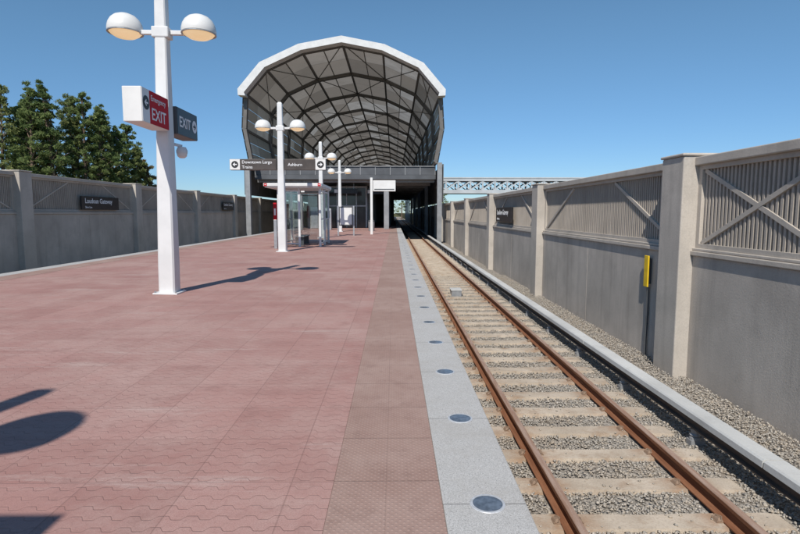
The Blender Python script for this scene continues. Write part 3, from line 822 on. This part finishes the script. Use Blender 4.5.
# ------------------------------------------------------------------ FOOTBRIDGE
br = thing('footbridge', 'blue grey steel truss footbridge leading right from the canopy', 'bridge', (25, 76, 1.2))
bx0, bx1, z0, z1 = 5.2, 48, 4.3, 6.35
for yb in (74.5, 78.0):
    m = MB(); m.box(bx0, bx1, yb - .14, yb + .14, z0, z0 + .50); m.box(bx0, bx1, yb - .14, yb + .14, z1 - .36, z1)
    x = bx0 + .3
    while x < bx1 - 2:
        m.box(x - .10, x + .10, yb - .1, yb + .1, z0 + .502, z1 - .362)
        m.bar((x + .1, yb, z0 + .56), (x + 1.6, yb, z1 - .42), .17, .14, (0, 1, 0)); m.bar((x + .1, yb + .01, z1 - .42), (x + 1.6, yb + .01, z0 + .56), .12, .12, (0, 1, 0))
        x += 1.7
    m.build('truss', M['bridge'], br)
MB().box(bx0, bx1, 74.66, 77.84, z0 + .05, z0 + .3).build('deck', M['midsteel'], br)
MB().box(bx0, bx1, 74.3, 78.2, z1 + .002, z1 + .16).build('roof', M['bridge'], br)
for x in (28, 46): MB().box(x - .5, x + .5, 75.5, 77, 1.2, z0 - .002).build('pier', M['pillar'], br)

# ------------------------------------------------------------------ TREES
def tree(x, y, z0, ztop, r, low, seed, leaf, label, group, nclump=75, per=46, ls=.26):
    rg = np.random.default_rng(seed); H = ztop - z0
    t = thing('tree', label, 'tree', (x, y, z0), group)
    m = MB(); lean = rg.uniform(-.06, .06, 2)
    m.tube([(x + lean[0] * H * f, y + lean[1] * H * f, z0 - .2 + (H * .97 + .2) * f) for f in (0, .25, .5, .75, 1)], [.020 * H * (1 - .9 * f) for f in (0, .25, .5, .75, 1)], 8)
    cl = []
    for i in range(nclump):
        f = low + (1 - low) * (i + rg.random()) / nclump
        g_ = (f - low) / (1 - low)
        env = r * ((.85 + .3 * g_) if g_ < .4 else ((1 - g_) / .6) ** .72 * .92 + .07) * rg.uniform(.5, 1.35)
        a = i * 2.4 + rg.uniform(-.7, .7); d = env * (.2 + .8 * rg.random() ** .6)
        c = np.array([x + lean[0] * H * f + d * math.cos(a), y + lean[1] * H * f + d * math.sin(a), z0 + H * f + .2 * d + rg.uniform(-.4, .4)])
        cl.append((c, .21 * rg.uniform(.5, 1.6) * r * (1.05 - .45 * g_)))
        if i % 2 == 0:
            f2 = max(f - .06, .1)
            m.tube([(x + lean[0] * H * f2, y + lean[1] * H * f2, z0 + H * f2), tuple((np.array([x, y, z0 + H * f2]) + c) / 2 + np.array([0, 0, .05])), tuple(c)], [.05, .032, .012], 5)
    m.build('trunk', M['bark'], t, True)
    V = []
    for c, s in cl:
        P = rg.normal(0, 1, (per, 3)); P /= np.linalg.norm(P, axis=1)[:, None] + 1e-6
        P *= (rg.random(per) ** .5)[:, None]; P[:, 2] *= .6
        P = c + P * s
        A = rg.normal(0, 1, (per, 3)); A[:, 2] = np.abs(A[:, 2]); A /= np.linalg.norm(A, axis=1)[:, None]
        B = np.cross(A, rg.normal(0, 1, (per, 3))); B /= np.linalg.norm(B, axis=1)[:, None] + 1e-6
        L = (ls * rg.uniform(.6, 1.4, per))[:, None]; W = L * .24
        V.append(np.stack([P - A * L * .5, P + B * W * .5, P + A * L * .5, P - B * W * .5], 1))
    V = np.concatenate(V).reshape(-1, 3) - np.array([x, y, z0]); nf = len(V) // 4
    me = bpy.data.meshes.new('crown'); me.vertices.add(len(V)); me.vertices.foreach_set('co', V.reshape(-1).astype(np.float32))
    me.loops.add(nf * 4); me.loops.foreach_set('vertex_index', np.arange(nf * 4, dtype=np.int32))
    me.polygons.add(nf); me.polygons.foreach_set('loop_start', (np.arange(nf) * 4).astype(np.int32))
    me.update(calc_edges=True); me.materials.append(M[leaf])
    o = bpy.data.objects.new('crown', me); COL.objects.link(o); o.parent = t
TR = [(-32.6, 42, 10.3, 1.8, 'leaf0'), (-31.0, 43, 11.2, 1.7, 'leaf1'), (-30.4, 45, 10.2, 1.8, 'leaf0'), (-29.0, 43.5, 11.4, 1.7, 'leaf0'), (-28.4, 45, 10.7, 1.6, 'leaf1'),
      (-27.6, 44.5, 11.6, 1.7, 'leaf0'), (-27.2, 47, 11.2, 1.6, 'leaf1'), (-26.4, 46.5, 11.5, 1.6, 'leaf0'), (-25.7, 47, 10.3, 1.5, 'leaf0'), (-25.2, 48, 10.3, 1.5, 'leaf1'), (-24.9, 49.5, 9.0, 1.5, 'leaf0'),
      (-24.3, 51, 7.6, 1.3, 'leaf1'), (-24.0, 52.5, 6.3, 1.2, 'leaf2'), (-33.5, 50, 12.0, 2.2, 'leaf0'), (-30.5, 52, 12.3, 2.2, 'leaf1'), (-28.2, 53, 11.8, 2.1, 'leaf0'), (-35.5, 54, 12.1, 2.3, 'leaf1'), (-26.6, 54, 10.2, 1.8, 'leaf0')]
KIND = {'leaf0': 'mid green feathery tree', 'leaf1': 'lighter olive green feathery tree', 'leaf2': 'low russet leafy tree'}
srt = sorted(range(len(TR)), key=lambda i: TR[i][0] / TR[i][1])
for rank, i in enumerate(srt):
    x, y, zt, r, lf_ = TR[i]
    tree(x, y, 1.9, zt, r, .10, 20 + i, lf_, ordinal(rank + 1) + ' tree from the left beyond the left wall, a ' + KIND[lf_], 'trees beyond the left wall', 110, 70, .30)
for i, (x, y, zt, r) in enumerate([(-6, 262, 14, 5), (4, 270, 16, 6), (14, 258, 13, 5), (24, 275, 15, 6), (-16, 268, 15, 6)]):
    tree(x, y, -1.4, zt, r, .15, 60 + i, 'leaf1', ordinal(i + 1) + ' distant olive tree seen past the end of the station tunnel', 'distant trees past the station', 50, 40, .9)

# ------------------------------------------------------------------ LIGHT, SKY, CAMERA
EL = 46.0
hx, hy = .25, .968
sd = Vector((hx * math.cos(R(EL)), hy * math.cos(R(EL)), -math.sin(R(EL)))).normalized()
sl = bpy.data.lights.new('sun', 'SUN'); sl.energy = 4.5; sl.angle = R(.5); sl.color = (1, .95, .88)
so = bpy.data.objects.new('sun', sl); COL.objects.link(so); so.rotation_euler = sd.to_track_quat('-Z', 'Y').to_euler(); so.location = (-20, -60, 60)
wd = bpy.data.worlds.new('World'); scene.world = wd; wd.use_nodes = True
nt = wd.node_tree; nt.nodes.clear()
sk = nt.nodes.new('ShaderNodeTexSky'); sk.sky_type = 'NISHITA'; sk.sun_disc = False
sk.sun_elevation = R(EL); sk.sun_rotation = R(180 + math.degrees(math.atan2(hx, hy))); sk.altitude = 600; sk.air_density = 1.0; sk.dust_density = .1; sk.ozone_density = 3.0
tcw = nt.nodes.new('ShaderNodeTexCoord'); spw = nt.nodes.new('ShaderNodeSeparateXYZ'); nt.links.new(tcw.outputs['Generated'], spw.inputs[0])
mr = nt.nodes.new('ShaderNodeMapRange'); mr.interpolation_type = 'SMOOTHSTEP'
mr.inputs[1].default_value = -.02; mr.inputs[2].default_value = .36; nt.links.new(spw.outputs[2], mr.inputs[0])
tint = nt.nodes.new('ShaderNodeMix'); tint.data_type = 'RGBA'
tint.inputs[6].default_value = (.54, .69, .90, 1); tint.inputs[7].default_value = (.86, .99, .97, 1); nt.links.new(mr.outputs[0], tint.inputs[0])
mul = nt.nodes.new('ShaderNodeMix'); mul.data_type = 'RGBA'; mul.blend_type = 'MULTIPLY'; mul.inputs[0].default_value = 1
nt.links.new(sk.outputs[0], mul.inputs[6]); nt.links.new(tint.outputs[2], mul.inputs[7])
hs = nt.nodes.new('ShaderNodeHueSaturation'); hs.inputs['Saturation'].default_value = 1.06
bg = nt.nodes.new('ShaderNodeBackground'); bg.inputs[1].default_value = .114
ou = nt.nodes.new('ShaderNodeOutputWorld')
nt.links.new(mul.outputs[2], hs.inputs['Color']); nt.links.new(hs.outputs[0], bg.inputs[0]); nt.links.new(bg.outputs[0], ou.inputs[0])
cd = bpy.data.cameras.new('camera'); cd.lens = 24; cd.sensor_width = 36; cd.clip_start = .05; cd.clip_end = 6000
co = bpy.data.objects.new('camera', cd); COL.objects.link(co)
co.location = (0, 0, 1.6); co.rotation_euler = (R(90 - 5.79), 0, R(-.645))
scene.camera = co
scene.view_settings.view_transform = 'Standard'; scene.view_settings.look = 'None'; scene.view_settings.exposure = 0; scene.view_settings.gamma = 1
